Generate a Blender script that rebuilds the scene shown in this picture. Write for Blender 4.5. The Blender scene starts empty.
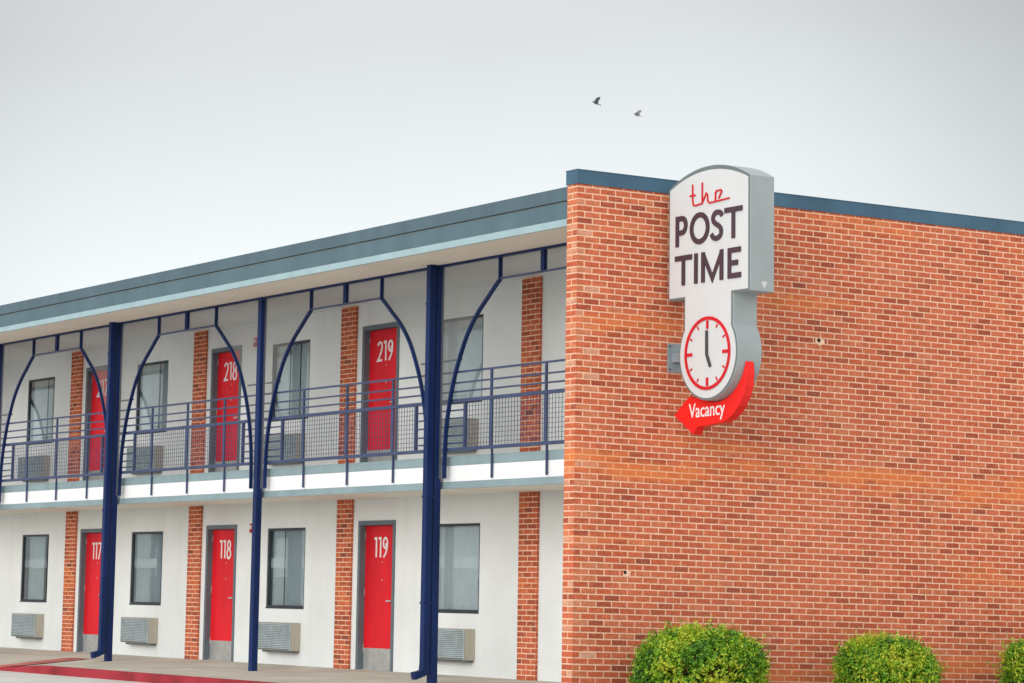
import bpy, bmesh, math, random
from mathutils import Vector, Matrix
random.seed(11)
S = bpy.context.scene
COL = S.collection
R = math.radians

# ------------------------------------------------------------------ helpers
class MB:
    """collects simple solids and links them as ONE mesh object"""
    def __init__(self):
        self.v = []; self.f = []; self.tone = []
        self.smooth = set()
    def add(self, vs, fs, tone=0.0, smooth=False):
        o = len(self.v)
        self.v += [tuple(p) for p in vs]
        for f in fs:
            if smooth: self.smooth.add(len(self.f))
            self.f.append(tuple(i + o for i in f)); self.tone.append(tone)
    def box(self, x0, x1, y0, y1, z0, z1, tone=0.0):
        if x0 > x1: x0, x1 = x1, x0
        if y0 > y1: y0, y1 = y1, y0
        if z0 > z1: z0, z1 = z1, z0
        self.add([(x0,y0,z0),(x1,y0,z0),(x1,y1,z0),(x0,y1,z0),(x0,y0,z1),(x1,y0,z1),(x1,y1,z1),(x0,y1,z1)],
                 [(0,3,2,1),(4,5,6,7),(0,1,5,4),(1,2,6,5),(2,3,7,6),(3,0,4,7)], tone)
    def prism(self, poly, fn, w0, w1, tone=0.0):
        """2-D polygon (u,v) extruded from w0 to w1; fn(u,v,w) -> world"""
        n = len(poly)
        vs = [fn(u, v, w0) for u, v in poly] + [fn(u, v, w1) for u, v in poly]
        fs = [tuple(range(n)), tuple(range(2*n-1, n-1, -1))]
        fs += [(i, i+n, (i+1) % n + n, (i+1) % n) for i in range(n)]
        self.add(vs, fs, tone)
    def ribbon(self, pts, width, fn, w0, w1, closed=False):
        """a stroke of constant width with square ends and mitred joints"""
        n = len(pts); L = []; Rr = []
        P = [Vector(p) for p in pts]
        for i in range(n):
            if closed: a, b = P[(i-1) % n], P[(i+1) % n]
            else: a, b = P[max(0, i-1)], P[min(n-1, i+1)]
            if closed or 0 < i < n-1:
                d1 = (P[i]-a).normalized(); d2 = (b-P[i]).normalized()
                t = (d1+d2)
                t = t.normalized() if t.length > 1e-6 else d1
                nrm = Vector((-t.y, t.x)); c = max(0.35, nrm.dot(Vector((-d1.y, d1.x))))
                k = width/2/c
            else:
                t = (b-a).normalized(); nrm = Vector((-t.y, t.x)); k = width/2
            L.append(P[i]+nrm*k); Rr.append(P[i]-nrm*k)
        m = n if closed else n-1
        vs = []
        for i in range(n):
            vs += [fn(L[i].x, L[i].y, w1), fn(Rr[i].x, Rr[i].y, w1), fn(Rr[i].x, Rr[i].y, w0), fn(L[i].x, L[i].y, w0)]
        fs = []
        for i in range(m):
            a = 4*i; b = 4*((i+1) % n)
            fs += [(a, b, b+1, a+1), (a+1, b+1, b+2, a+2), (a+2, b+2, b+3, a+3), (a+3, b+3, b, a)]
        if not closed: fs += [(0,1,2,3), (4*n-4, 4*n-1, 4*n-2, 4*n-3)]
        self.add(vs, fs)
    def tube(self, a, b, r0, r1, n=10):
        a = Vector(a); b = Vector(b); d = (b-a).normalized()
        u = d.orthogonal().normalized(); w = d.cross(u)
        vs = [a+(u*math.cos(t)+w*math.sin(t))*r0 for t in [2*math.pi*i/n for i in range(n)]]
        vs += [b+(u*math.cos(t)+w*math.sin(t))*r1 for t in [2*math.pi*i/n for i in range(n)]]
        fs = [(i, (i+1) % n, (i+1) % n+n, i+n) for i in range(n)]
        self.add(vs, fs, smooth=True)
        self.add(vs[:n], [tuple(range(n-1, -1, -1))]); self.add(vs[n:], [tuple(range(n))])
    def build(self, name, mat, parent=None, fix=True, bevel=0.0, attr=False):
        me = bpy.data.meshes.new(name)
        me.from_pydata(self.v, [], self.f)
        if attr:
            a = me.attributes.new('tone', 'FLOAT', 'FACE')
            a.data.foreach_set('value', self.tone)
        if self.smooth:
            for i in self.smooth: me.polygons[i].use_smooth = True
        if fix:
            bm = bmesh.new(); bm.from_mesh(me)
            bmesh.ops.recalc_face_normals(bm, faces=bm.faces)
            bm.to_mesh(me); bm.free()
        me.materials.append(mat); me.update()
        o = bpy.data.objects.new(name, me); COL.objects.link(o)
        if parent is not None:
            o.parent = parent
        if bevel:
            m = o.modifiers.new('edge', 'BEVEL'); m.width = bevel; m.segments = 2; m.limit_method = 'ANGLE'
        return o

def tag(o, label=None, cat=None, group=None, kind=None):
    if label: o['label'] = label
    if cat: o['category'] = cat
    if group: o['group'] = group
    if kind: o['kind'] = kind
    return o
def empty(name, label, cat, group=None):
    o = bpy.data.objects.new(name, None); COL.objects.link(o); o.empty_display_size = .3
    return tag(o, label, cat, group)

# ------------------------------------------------------------------ materials
def new_mat(name):
    m = bpy.data.materials.new(name); m.use_nodes = True
    nt = m.node_tree; b = nt.nodes['Principled BSDF']
    return m, nt, b
def lk(nt, a, b): nt.links.new(a, b)
def coords(nt, scale=(1,1,1)):
    t = nt.nodes.new('ShaderNodeTexCoord'); mp = nt.nodes.new('ShaderNodeMapping')
    mp.inputs['Scale'].default_value = scale
    lk(nt, t.outputs['Object'], mp.inputs['Vector']); return mp.outputs['Vector']
def noise(nt, vec, scale, detail=4, rough=.55):
    n = nt.nodes.new('ShaderNodeTexNoise'); n.inputs['Scale'].default_value = scale
    n.inputs['Detail'].default_value = detail; n.inputs['Roughness'].default_value = rough
    lk(nt, vec, n.inputs['Vector']); return n.outputs['Fac']
def ramp(nt, fac, stops):
    r = nt.nodes.new('ShaderNodeValToRGB'); e = r.color_ramp.elements
    while len(e) < len(stops): e.new(.5)
    for i, (p, c) in enumerate(stops):
        e[i].position = p; e[i].color = (*c, 1) if len(c) == 3 else c
    lk(nt, fac, r.inputs['Fac']); return r.outputs['Color']
def mixc(nt, fac, a, b, mode='MIX'):
    m = nt.nodes.new('ShaderNodeMix'); m.data_type = 'RGBA'; m.blend_type = mode
    for sock, v in ((m.inputs['Factor'], fac), (m.inputs['A'], a), (m.inputs['B'], b)):
        if isinstance(v, bpy.types.NodeSocket): lk(nt, v, sock)
        elif isinstance(v, (int, float)): sock.default_value = v
        else: sock.default_value = (*v, 1)
    return m.outputs['Result']
def mth(nt, op, a, b=None, c=None):
    m = nt.nodes.new('ShaderNodeMath'); m.operation = op
    for i, v in enumerate((a, b, c)):
        if v is None: continue
        if isinstance(v, bpy.types.NodeSocket): lk(nt, v, m.inputs[i])
        else: m.inputs[i].default_value = v
    return m.outputs[0]
def bump(nt, b, h, dist=.01, strength=.5):
    n = nt.nodes.new('ShaderNodeBump'); n.inputs['Distance'].default_value = dist
    n.inputs['Strength'].default_value = strength
    lk(nt, h, n.inputs['Height']); lk(nt, n.outputs['Normal'], b.inputs['Normal'])

def paint(name, col, rough=.5, var=.12, scale=3.0, metallic=0.0, bumpd=0.0, bscale=60, streak=False, spec=.3):
    m, nt, b = new_mat(name); b.inputs['Specular IOR Level'].default_value = spec
    v = coords(nt, (1, 1, .25) if streak else (1, 1, 1))
    n = noise(nt, v, scale, 6)
    lo = tuple(c*(1-var) for c in col); hi = tuple(min(1, c*(1+var)) for c in col)
    lk(nt, ramp(nt, n, [(.3, lo), (.7, hi)]), b.inputs['Base Color'])
    b.inputs['Roughness'].default_value = rough; b.inputs['Metallic'].default_value = metallic
    if bumpd: bump(nt, b, noise(nt, coords(nt), bscale, 3), bumpd, .6)
    return m

M = {}
def stucco(name, col):
    m, nt, b = new_mat(name)
    v = coords(nt)
    n1 = noise(nt, v, 1.3, 5); n2 = noise(nt, coords(nt, (3.2, 3.2, .35)), 1.0, 5)
    c = ramp(nt, n1, [(.3, tuple(x*.93 for x in col)), (.7, tuple(min(1, x*1.03) for x in col))])
    d = ramp(nt, n2, [(.52, (0,0,0)), (.78, (1,1,1))])
    m1 = nt.nodes.new('ShaderNodeRGBToBW'); lk(nt, d, m1.inputs[0])
    c2 = mixc(nt, mth(nt, 'MULTIPLY', m1.outputs[0], .22), c, (col[0]*.72, col[1]*.69, col[2]*.62))
    lk(nt, c2, b.inputs['Base Color']); b.inputs['Roughness'].default_value = .85
    bump(nt, b, noise(nt, coords(nt), 38, 4, .65), .006, .55)
    return m
M['white_wall'] = stucco('white_stucco', (.76, .785, .785))
M['white_band'] = paint('white_band', (.84, .85, .86), .6, .04, 2, streak=True)
M['soffit'] = paint('beige_soffit', (.84, .76, .66), .8, .06, 1.2)
M['ceiling'] = paint('gallery_ceiling', (.81, .785, .71), .8, .06, 1.2)
M['fascia'] = paint('slate_fascia', (.082, .130, .160), .55, .12, 2.5, streak=True)
M['fascia2'] = paint('slate_fascia_lower', (.092, .148, .178), .55, .12, 2.5, streak=True)
M['trim_light'] = paint('pale_blue_trim', (.32, .44, .475), .55, .07, 3, streak=True)
M['trim_teal'] = paint('grey_teal_trim', (.24, .325, .35), .6, .12, 2.5, streak=True)
M['coping'] = paint('coping_metal', (.055, .12, .18), .42, .22, 1.3)
M['navy'] = paint('navy_steel_paint', (.0075, .023, .100), .46, .22, 4, streak=True, spec=.18)
M['navy_rail'] = paint('navy_rail_paint', (.050, .070, .145), .45, .2, 5)
M['frame'] = paint('door_frame_grey', (.12, .155, .18), .5, .12, 3)
M['winframe'] = paint('dark_window_frame', (.035, .045, .055), .4, .15, 5)
M['red_door'] = paint('red_door_paint', (.68, .011, .022), .42, .18, 2.4, streak=True, spec=.2)
M['steel'] = paint('brushed_steel_plate', (.55, .55, .53), .42, .14, 9, metallic=.6)
M['numeral'] = paint('white_numeral', (.82, .8, .8), .5, .03)
M['sign_grey'] = paint('sign_cabinet_grey', (.315, .355, .36), .5, .07, 2.2, bumpd=.0015, bscale=3)
M['sign_white'] = paint('sign_face_white', (.60, .62, .63), .45, .02, 2)
M['sign_dark'] = paint('sign_letter_plum', (.065, .038, .052), .5, .1)
M['sign_red'] = paint('sign_red', (.58, .014, .024), .4, .05)
M['arrow_red'] = paint('arrow_red', (.80, .018, .016), .38, .06)
M['hand'] = paint('clock_hand', (.06, .065, .065), .4, .1)
M['galv'] = paint('galvanised_bracket', (.28, .33, .36), .5, .18, 7, metallic=.2)
M['ac_case'] = paint('ac_sleeve_tan', (.43, .395, .325), .55, .1, 4, streak=True)
M['ac_grille'] = paint('ac_grille_aluminium', (.42, .485, .50), .45, .16, 6, metallic=.15)
M['ac_dark'] = paint('ac_inner_shade', (.16, .18, .19), .6, .1)
M['alarm'] = paint('alarm_red', (.5, .02, .02), .4, .06)
M['alarm_lens'] = paint('alarm_lens', (.75, .75, .78), .2, .03)
M['hole'] = paint('dark_anchor', (.02, .018, .016), .9, .1)
M['roof'] = paint('roof_membrane', (.45, .45, .44), .9, .1)
M['inside'] = paint('dim_room', (.12, .13, .13), .9, .1)
M['bark'] = paint('twig_bark', (.09, .06, .035), .9, .3, 20)

def brick_mat():
    m, nt, b = new_mat('red_brick')
    at = nt.nodes.new('ShaderNodeAttribute'); at.attribute_name = 'tone'
    base = ramp(nt, at.outputs['Fac'], [(0, (.24, .062, .040)), (.2, (.375, .080, .038)), (.45, (.545, .118, .051)),
                                        (.75, (.61, .152, .071)), (.93, (.60, .20, .095)), (1.0, (.70, .42, .30))])
    n = noise(nt, coords(nt, (1, 1, 2.2)), 11, 7, .72)
    c = mixc(nt, mth(nt, 'MULTIPLY', ramp_bw(nt, n, .44, .68), .55), base, (.20, .062, .042))
    n2 = noise(nt, coords(nt), 34, 5, .65)
    c = mixc(nt, mth(nt, 'MULTIPLY', ramp_bw(nt, n2, .56, .70), .6), c, (.68, .38, .25))
    # faint weathering: vertical run marks and broad cloudy soiling
    st = noise(nt, coords(nt, (1.6, 1.6, .16)), 1.5, 6, .65)
    c = mixc(nt, mth(nt, 'MULTIPLY', ramp_bw(nt, st, .52, .72), .30), c, (.22, .075, .045))
    n4 = noise(nt, coords(nt), .45, 4, .6)
    c = mixc(nt, mth(nt, 'MULTIPLY', ramp_bw(nt, n4, .45, .7), .30), c, (.60, .19, .105))
    c = mixc(nt, mth(nt, 'MULTIPLY', patches(nt), .62), c, (.74, .215, .06))
    lk(nt, c, b.inputs['Base Color']); b.inputs['Roughness'].default_value = .9; b.inputs['Specular IOR Level'].default_value = .15
    bump(nt, b, n, .004, .7)
    return m
def ramp_bw(nt, fac, a, bb):
    mr = nt.nodes.new('ShaderNodeMapRange'); mr.inputs['From Min'].default_value = a; mr.inputs['From Max'].default_value = bb
    lk(nt, fac, mr.inputs['Value']); return mr.outputs['Result']
def patches(nt):
    # repointed, rust-orange repair patches of their own shape, wider than they are high
    v = coords(nt, (1, .34, 2.5))
    n = noise(nt, v, .85, 5, .55)
    loose = mth(nt, 'MULTIPLY', ramp_bw(nt, n, .575, .67), .75)
    # the long repaired course band at the height of the gallery floor, on the end wall only
    sp = nt.nodes.new('ShaderNodeSeparateXYZ'); t = nt.nodes.new('ShaderNodeTexCoord'); lk(nt, t.outputs['Object'], sp.inputs[0])
    dz = mth(nt, 'ABSOLUTE', mth(nt, 'SUBTRACT', sp.outputs['Z'], 2.42))
    band = mth(nt, 'MULTIPLY', ramp_bw(nt, dz, .20, .11), ramp_bw(nt, noise(nt, coords(nt, (1, .8, 3)), 1.1, 5, .6), .40, .56))
    band = mth(nt, 'MULTIPLY', band, mth(nt, 'GREATER_THAN', sp.outputs['X'], -.5))
    return mth(nt, 'MAXIMUM', loose, band)
def mortar_mat():
    m, nt, b = new_mat('pale_mortar')
    n = noise(nt, coords(nt), 14, 5, .7)
    c = ramp(nt, n, [(.3, (.72, .43, .29)), (.7, (.92, .62, .45))])
    c = mixc(nt, mth(nt, 'MULTIPLY', patches(nt), .62), c, (.76, .30, .10))
    lk(nt, c, b.inputs['Base Color']); b.inputs['Roughness'].default_value = .95; b.inputs['Specular IOR Level'].default_value = .1
    return m
M['brick'] = brick_mat(); M['mortar'] = mortar_mat()

def concrete(name, lo, hi, scale=.7, joints=None):
    m, nt, b = new_mat(name)
    v = coords(nt)
    n = noise(nt, v, scale, 8, .6); n2 = noise(nt, v, 9, 5, .7)
    c = ramp(nt, n, [(.32, lo), (.68, hi)])
    c = mixc(nt, mth(nt, 'MULTIPLY', ramp_bw(nt, n2, .45, .8), .35), c, tuple(x*.62 for x in lo))
    lk(nt, c, b.inputs['Base Color']); b.inputs['Roughness'].default_value = .9
    bump(nt, b, n2, .004, .5)
    return m
M['walk'] = concrete('walkway_concrete', (.40, .36, .29), (.58, .53, .445), .9)
M['lot'] = concrete('pale_lot_concrete', (.50, .475, .43), (.68, .65, .60), .35)
M['soil'] = concrete('bed_mulch', (.07, .045, .03), (.13, .09, .06), 6)
def kerb_paint(name, col):
    m, nt, b = new_mat(name)
    n = noise(nt, coords(nt), 2.2, 8, .68)
    c = ramp(nt, n, [(.34, tuple(x*.55 for x in col)), (.52, col), (.72, (min(1, col[0]*1.15), col[1]*1.9, col[2]*1.7))])
    lk(nt, c, b.inputs['Base Color']); b.inputs['Roughness'].default_value = .75
    return m
M['kerb'] = kerb_paint('red_kerb_paint', (.33, .014, .026))
M['stripe'] = kerb_paint('toplit_red_stripe', (.50, .11, .09))  # kerb red made lighter: the light on its upward face, put into colour

def pane_mat():
    m, nt, b = new_mat('window_glass')
    out = nt.nodes['Material Output']
    tr = nt.nodes.new('ShaderNodeBsdfTransparent'); tr.inputs[0].default_value = (.78, .83, .84, 1)
    gl = nt.nodes.new('ShaderNodeBsdfGlossy'); gl.inputs['Roughness'].default_value = .015
    gl.inputs['Color'].default_value = (.90, .95, .96, 1)
    fr = nt.nodes.new('ShaderNodeFresnel'); fr.inputs['IOR'].default_value = 1.52
    k = mth(nt, 'MINIMUM', mth(nt, 'ADD', mth(nt, 'MULTIPLY', fr.outputs[0], 2.3), .05), 1.0)
    mx = nt.nodes.new('ShaderNodeMixShader')
    lk(nt, k, mx.inputs[0]); lk(nt, tr.outputs[0], mx.inputs[1]); lk(nt, gl.outputs[0], mx.inputs[2])
    lk(nt, mx.outputs[0], out.inputs['Surface'])
    # very slight waviness of the sheet
    bp = nt.nodes.new('ShaderNodeBump'); bp.inputs['Distance'].default_value = .002; bp.inputs['Strength'].default_value = .12
    lk(nt, noise(nt, coords(nt), 2.5, 2), bp.inputs['Height']); lk(nt, bp.outputs[0], gl.inputs['Normal'])
    return m
M['pane'] = pane_mat()
M['curtain'] = paint('grey_curtain', (.62, .675, .69), .9, .06, 3)
M['curtain2'] = paint('pale_sheer', (.76, .80, .81), .9, .05, 3)

def screen_mat():
    # woven wire cloth: 11 mm weave drawn as real holes in the sheet
    m, nt, b = new_mat('wire_cloth')
    out = nt.nodes['Material Output']
    t = nt.nodes.new('ShaderNodeTexCoord'); sp = nt.nodes.new('ShaderNodeSeparateXYZ')
    lk(nt, t.outputs['Object'], sp.inputs[0])
    def wires(s):
        fr = mth(nt, 'FRACT', mth(nt, 'MULTIPLY', s, 1/.011))
        return mth(nt, 'LESS_THAN', fr, .25)
    w = mth(nt, 'MAXIMUM', wires(sp.outputs['X']), wires(sp.outputs['Z']))
    tr = nt.nodes.new('ShaderNodeBsdfTransparent')
    mx = nt.nodes.new('ShaderNodeMixShader')
    b.inputs['Base Color'].default_value = (.19, .19, .185, 1); b.inputs['Roughness'].default_value = .6
    lk(nt, w, mx.inputs[0]); lk(nt, tr.outputs[0], mx.inputs[1]); lk(nt, b.outputs[0], mx.inputs[2])
    lk(nt, mx.outputs[0], out.inputs['Surface'])
    return m
M['screen'] = screen_mat()

def leaf_mat():
    m, nt, b = new_mat('boxwood_leaf')
    at = nt.nodes.new('ShaderNodeAttribute'); at.attribute_name = 'tone'
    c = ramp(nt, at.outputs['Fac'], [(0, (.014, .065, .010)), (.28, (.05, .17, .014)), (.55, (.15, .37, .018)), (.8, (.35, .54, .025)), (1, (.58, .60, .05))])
    lk(nt, c, b.inputs['Base Color']); b.inputs['Roughness'].default_value = .42
    out = nt.nodes['Material Output']
    tl = nt.nodes.new('ShaderNodeBsdfTranslucent'); lk(nt, c, tl.inputs['Color'])
    mx = nt.nodes.new('ShaderNodeMixShader'); mx.inputs[0].default_value = .28
    lk(nt, b.outputs[0], mx.inputs[1]); lk(nt, tl.outputs[0], mx.inputs[2]); lk(nt, mx.outputs[0], out.inputs['Surface'])
    return m
M['leaf'] = leaf_mat()

# ------------------------------------------------------------------ dimensions (metres, measured from the photograph)
BAY = 4.6245
P0 = -4.637              # first post, then every BAY to the left
NB = 6                   # bays to the left of the first post
YW = 2.689               # room wall plane
YA = 1.15                # arch / post plane
YR = 1.205               # railing plane
YS = 1.25                # slab edge
Z2 = 2.715               # upper floor
XL = P0 - (NB)*BAY + .3     # left end of what is built
GZ = -.235               # parking lot level
C_ = .0677; BL = .2032

def walk_h(x, y):
    base = -.037*(2.689-y)
    t = min(1, max(0, (-12.6-x)/2.0))
    yy = min(1, max(0, (1.15-y)/1.7))
    return base*(1-t) + t*(-.037*(2.689-max(y, 1.15)) + (GZ+.004+.057)*yy)

# ------------------------------------------------------------------ setting
g = MB(); g.add([(-700,-700,GZ),(700,-700,GZ),(700,700,GZ),(-700,700,GZ)], [(0,1,2,3)])
tag(g.build('parking_lot', M['lot']), kind='structure')

YK = -.55
g = MB(); xs = [XL-1] + [XL+.5*i for i in range(1, 200) if XL+.5*i < -.25] + [-.25]
ys = [YK+.15, .3, 1.15, YW+.02]
for i in range(len(xs)-1):
    for j in range(len(ys)-1):
        q = [(xs[i],ys[j]),(xs[i+1],ys[j]),(xs[i+1],ys[j+1]),(xs[i],ys[j+1])]
        g.add([(x, y, walk_h(x, y)) for x, y in q], [(0,1,2,3)])
for x in (-2.3, -6.95, -11.55):      # tooled joints
    pass
tag(g.build('walkway', M['walk']), kind='structure')
g = MB()
for i in range(len(xs)-1):
    a, b = xs[i], xs[i+1]
    if b < -15.2: continue
    ha, hb = walk_h(a, YK+.15), walk_h(b, YK+.15)
    g.add([(a,YK,ha),(b,YK,hb),(b,YK+.15,hb),(a,YK+.15,ha),(a,YK-.012,GZ-.02),(b,YK-.012,GZ-.02)], [(0,1,2,3),(4,5,1,0)])
tag(g.build('kerb', M['kerb']), kind='structure')
g = MB(); n = 10
for i in range(n):
    ya, yb = YK+.02+(1.2-YK)*i/n, YK+.02+(1.2-YK)*(i+1)/n
    def xl(y): return -14.95 - .38*(y-YK)/1.75
    q = [(xl(ya),ya),(xl(ya)+.62,ya),(xl(yb)+.62,yb),(xl(yb),yb)]
    g.add([(x,y,walk_h(x,y)+.012) for x,y in q], [(0,1,2,3)])
tag(g.build('kerb_stripe', M['stripe']), kind='structure')
g = MB(); g.box(-.2, 1.75, -.3, 14, GZ-.05, GZ+.035)
tag(g.build('planting_bed', M['soil']), kind='structure')

# ------------------------------------------------------------------ the motel
motel = empty('motel_building', 'two storey white and red brick motel with blue steel gallery and red numbered doors', 'building')

def brick_face(mb, fn, u0, u1, zt, rows, start_half, jitter=True, pale_edge=None, dark=0.0, ends=False):
    """courses of single bricks, each with its own tone; fn(u, z, w) with w = distance out of the wall"""
    J = .0138
    for r in range(rows):
        z1 = zt - r*C_ - J/2; z0 = z1 - C_ + J
        half = (r % 2 == 0) if start_half else (r % 2 == 1)
        u = u0 - (BL/2 if half else 0)
        while u < u1-.012:
            a, b = max(u, u0)+ (J/2 if u > u0-.001 else (0 if u < u0 else J/2)), min(u+BL, u1)-J/2
            if u+BL > u1: b = u1
            if u <= u0+.001: a = u0
            u += BL
            if b-a < .02: continue
            t = random.betavariate(4.2, 3.4)
            if random.random() < .09: t *= random.uniform(.3, .6)
            if random.random() < .03: t = .86
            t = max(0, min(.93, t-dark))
            if pale_edge is not None and a < pale_edge and random.random() < .42: t = random.uniform(.86, .985)
            dz = random.uniform(-.0012, .0012); w = random.uniform(.0025, .0045); c = .0018
            e1 = random.uniform(0, .0015); e2 = random.uniform(0, .0015)
            A = [(a, z0+dz), (b, z0+dz), (b, z1+dz), (a, z1+dz)]
            Bq = [(a+c+e1, z0+dz+c), (b-c-e2, z0+dz+c), (b-c-e2, z1+dz-c), (a+c+e1, z1+dz-c)]
            vs = [fn(p, q, 0) for p, q in A] + [fn(p, q, w) for p, q in Bq]
            mb.add(vs, [(4,5,6,7),(0,1,5,4),(1,2,6,5),(2,3,7,6),(3,0,4,7)], t)

ZT = 5.4346+C_                # top of the first course
WL = 14.0
# brick end wall
mb = MB(); mb.box(-.196, -.006, .006, WL, GZ-.1, ZT+.002)
end_wall = mb.build('end_wall', M['mortar'], motel)
mb = MB()
rows = int((ZT-GZ)/C_)+1
brick_face(mb, lambda u, z, w: (-.006+w, u, z), 0, WL, ZT, rows, False, pale_edge=.12)
brick_face(mb, lambda u, z, w: (-.2+u, .006-w, z), 0, .2, ZT, rows, True, pale_edge=.2)
mb.build('brickwork', M['brick'], end_wall, attr=True)
mb = MB()
mb.box(-.205, .012, -.010, 6.0, 5.464, 5.612); mb.box(-.205, .012, 6.004, WL, 5.464, 5.612)
mb.box(-.209, .016, -.014, WL, 5.6125, 5.622)
mb.build('coping', M['coping'], end_wall)
# old anchor holes in the brickwork
for (y, z, rr) in ((3.325, 3.985, .030), (.677, 1.279, .024), (1.40, 2.452, .018), (1.46, 2.452, .018)):
    if rr > .02:      # a smear of pale patching mortar round each hole
        mb = MB(); rnd = random.Random(int(y*100)); q = [(y+.02+rr*rnd.uniform(1.2, 2.3)*math.cos(a*.45)*1.3, z-.012+rr*rnd.uniform(1.1, 1.9)*math.sin(a*.45)) for a in range(14)]
        mb.prism(q, lambda u, v, w: (w, u, v), -.004, .0003); mb.build('mortar_patch', M['mortar'], end_wall)
    mb = MB(); mb.tube((-.01, y, z), (.0020, y, z), rr, rr*.85, 7)
    mb.build('wall_hole' if rr > .02 else 'wall_plug', M['hole'] if rr > .02 else M['mortar'], end_wall)

# room wall with openings, both floors
DOORS = [-8.595 - k*BAY for k in range(NB-1)]       # centre of each door (first = 119 / 219)
WINS = [-6.56 - k*BAY + (.2 if k >= 3 else 0) for k in range(NB-1)]
DW, DH = .97, 2.04
WW, WZ0, WZ1 = 1.145, .808, 1.982
op = []
for f in range(2):
    fz = f*(Z2+.03) if f else 0
    dz = 2.735*f
    for x in DOORS: op.append((x-DW/2, x+DW/2, dz-.0 if f == 0 else dz, dz+DH))
    for x in WINS: op.append((x-WW/2, x+WW/2, dz+WZ0+(.02 if f else 0), dz+WZ1+(.005 if f else 0)))
def wall_openings(mb, x0, x1, z0, z1, ops, depth):
    X = sorted({x0, x1, *[o[0] for o in ops], *[o[1] for o in ops]}); Z = sorted({z0, z1, *[o[2] for o in ops], *[o[3] for o in ops]})
    for i in range(len(X)-1):
        for j in range(len(Z)-1):
            cx, cz = (X[i]+X[i+1])/2, (Z[j]+Z[j+1])/2
            if any(o[0] < cx < o[1] and o[2] < cz < o[3] for o in ops): continue
            mb.add([(X[i],YW,Z[j]),(X[i+1],YW,Z[j]),(X[i+1],YW,Z[j+1]),(X[i],YW,Z[j+1])], [(0,1,2,3)])
    for a, b, c, d in ops:
        y1 = YW+depth
        mb.add([(a,YW,c),(a,y1,c),(a,y1,d),(a,YW,d)], [(0,1,2,3)])
        mb.add([(b,YW,c),(b,y1,c),(b,y1,d),(b,YW,d)], [(0,3,2,1)])
        mb.add([(a,YW,d),(b,YW,d),(b,y1,d),(a,y1,d)], [(0,3,2,1)])
        mb.add([(a,YW,c),(b,YW,c),(b,y1,c),(a,y1,c)], [(0,1,2,3)])
mb = MB(); wall_openings(mb, XL-1, -.2, -.12, 5.13, op, .16)
mb.build('room_wall', M['white_wall'], motel, fix=False)
mb = MB(); mb.box(XL-1, -.25, YW+.75, YW+.8, -.1, 5.2)
mb.box(XL-1, -.25, YW+.165, YW+.75, 2.45, 2.72); mb.box(XL-1, -.25, YW+.165, YW+.75, -.1, -.02)
mb.build('room_interior', M['inside'], motel)

# brick pilasters
for f in range(2):
    for k in range(NB):
        x0 = -5.034 - k*BAY
        z0, z1 = (.0, 2.37) if f == 0 else (2.70, 5.099)
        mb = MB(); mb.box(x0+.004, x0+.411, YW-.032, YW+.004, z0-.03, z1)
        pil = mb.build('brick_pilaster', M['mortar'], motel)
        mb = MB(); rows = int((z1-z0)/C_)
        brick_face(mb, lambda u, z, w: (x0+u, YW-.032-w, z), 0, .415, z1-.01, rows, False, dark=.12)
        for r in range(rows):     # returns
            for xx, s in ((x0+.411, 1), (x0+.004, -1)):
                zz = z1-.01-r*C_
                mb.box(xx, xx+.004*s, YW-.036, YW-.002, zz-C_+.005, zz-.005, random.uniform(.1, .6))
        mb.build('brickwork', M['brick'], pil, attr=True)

# upper gallery slab and its edge trims
mb = MB(); mb.box(XL-1, -.2, YS+.02, YW, 2.36, Z2-.004)
slab = mb.build('gallery_floor', M['ceiling'], motel)
mb = MB(); mb.box(XL-1, -.205, YS, YS+.019, 2.405, 2.600); mb.build('edge_band', M['white_band'], slab)
mb = MB(); mb.box(XL-1, -.205, YS-.006, YS+.0185, 2.602, Z2); mb.build('upper_trim', M['trim_teal'], slab)
mb = MB(); mb.box(XL-1, -.205, YS-.012, YS+.0185, 2.318, 2.403); mb.build('lower_trim', M['trim_teal'], slab)

# roof
mb = MB(); mb.box(XL-1, -.21, .09, 12, 5.17, 5.42); roof = mb.build('roof', M['roof'], motel)
mb = MB(); mb.box(XL-1, -.207, .088, 1.148, 5.10, 5.168); mb.build('soffit', M['soffit'], roof)
mb = MB(); mb.box(XL-1, -.207, 1.151, YW, 5.101, 5.168); mb.build('gallery_ceiling', M['white_wall'], roof)
mb = MB(); mb.box(XL-1, -.207, .045, .085, 5.314, 5.462); mb.build('fascia', M['fascia'], roof)
mb = MB(); mb.box(XL-1, -.207, .058, .0855, 5.112, 5.298); mb.build('lower_fascia', M['fascia2'], roof)
mb = MB(); mb.box(XL-1, -.207, .052, .0865, 5.030, 5.109); mb.build('eave_trim', M['trim_light'], roof)

# posts and downspouts
POSTS = [P0 - k*BAY for k in range(NB)]
for k, x in enumerate(POSTS):
    mb = MB(); h0 = walk_h(x, YA)-.02
    mb.box(x-.0525, x+.0525, 1.105, 1.197, h0, 5.0985)
    p = mb.build('post', M['navy'], motel, bevel=.006)
    if k % 2 == 0:
        mb = MB(); x0, x1 = x-.043, x+.0525
        mb.box(x0, x1, .99, 1.082, .10, 5.0985)
        fn = lambda u, v, w: (w, u, v)
        mb.prism([(.99,.17),(1.082,.10),(1.07,.055),(1.0,.02),(.885,-.022),(.868,.070),(.95,.088),(.985,.10)], fn, x0-.004, x1+.004)
        d = mb.build('downspout', M['navy'], motel, bevel=.005)
        for zc in (.9, 2.2, 3.5, 4.6):
            s = MB(); s.box(x0-.006, x1+.006, .984, 1.104, zc, zc+.03); s.build('strap', M['navy'], d)

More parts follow.
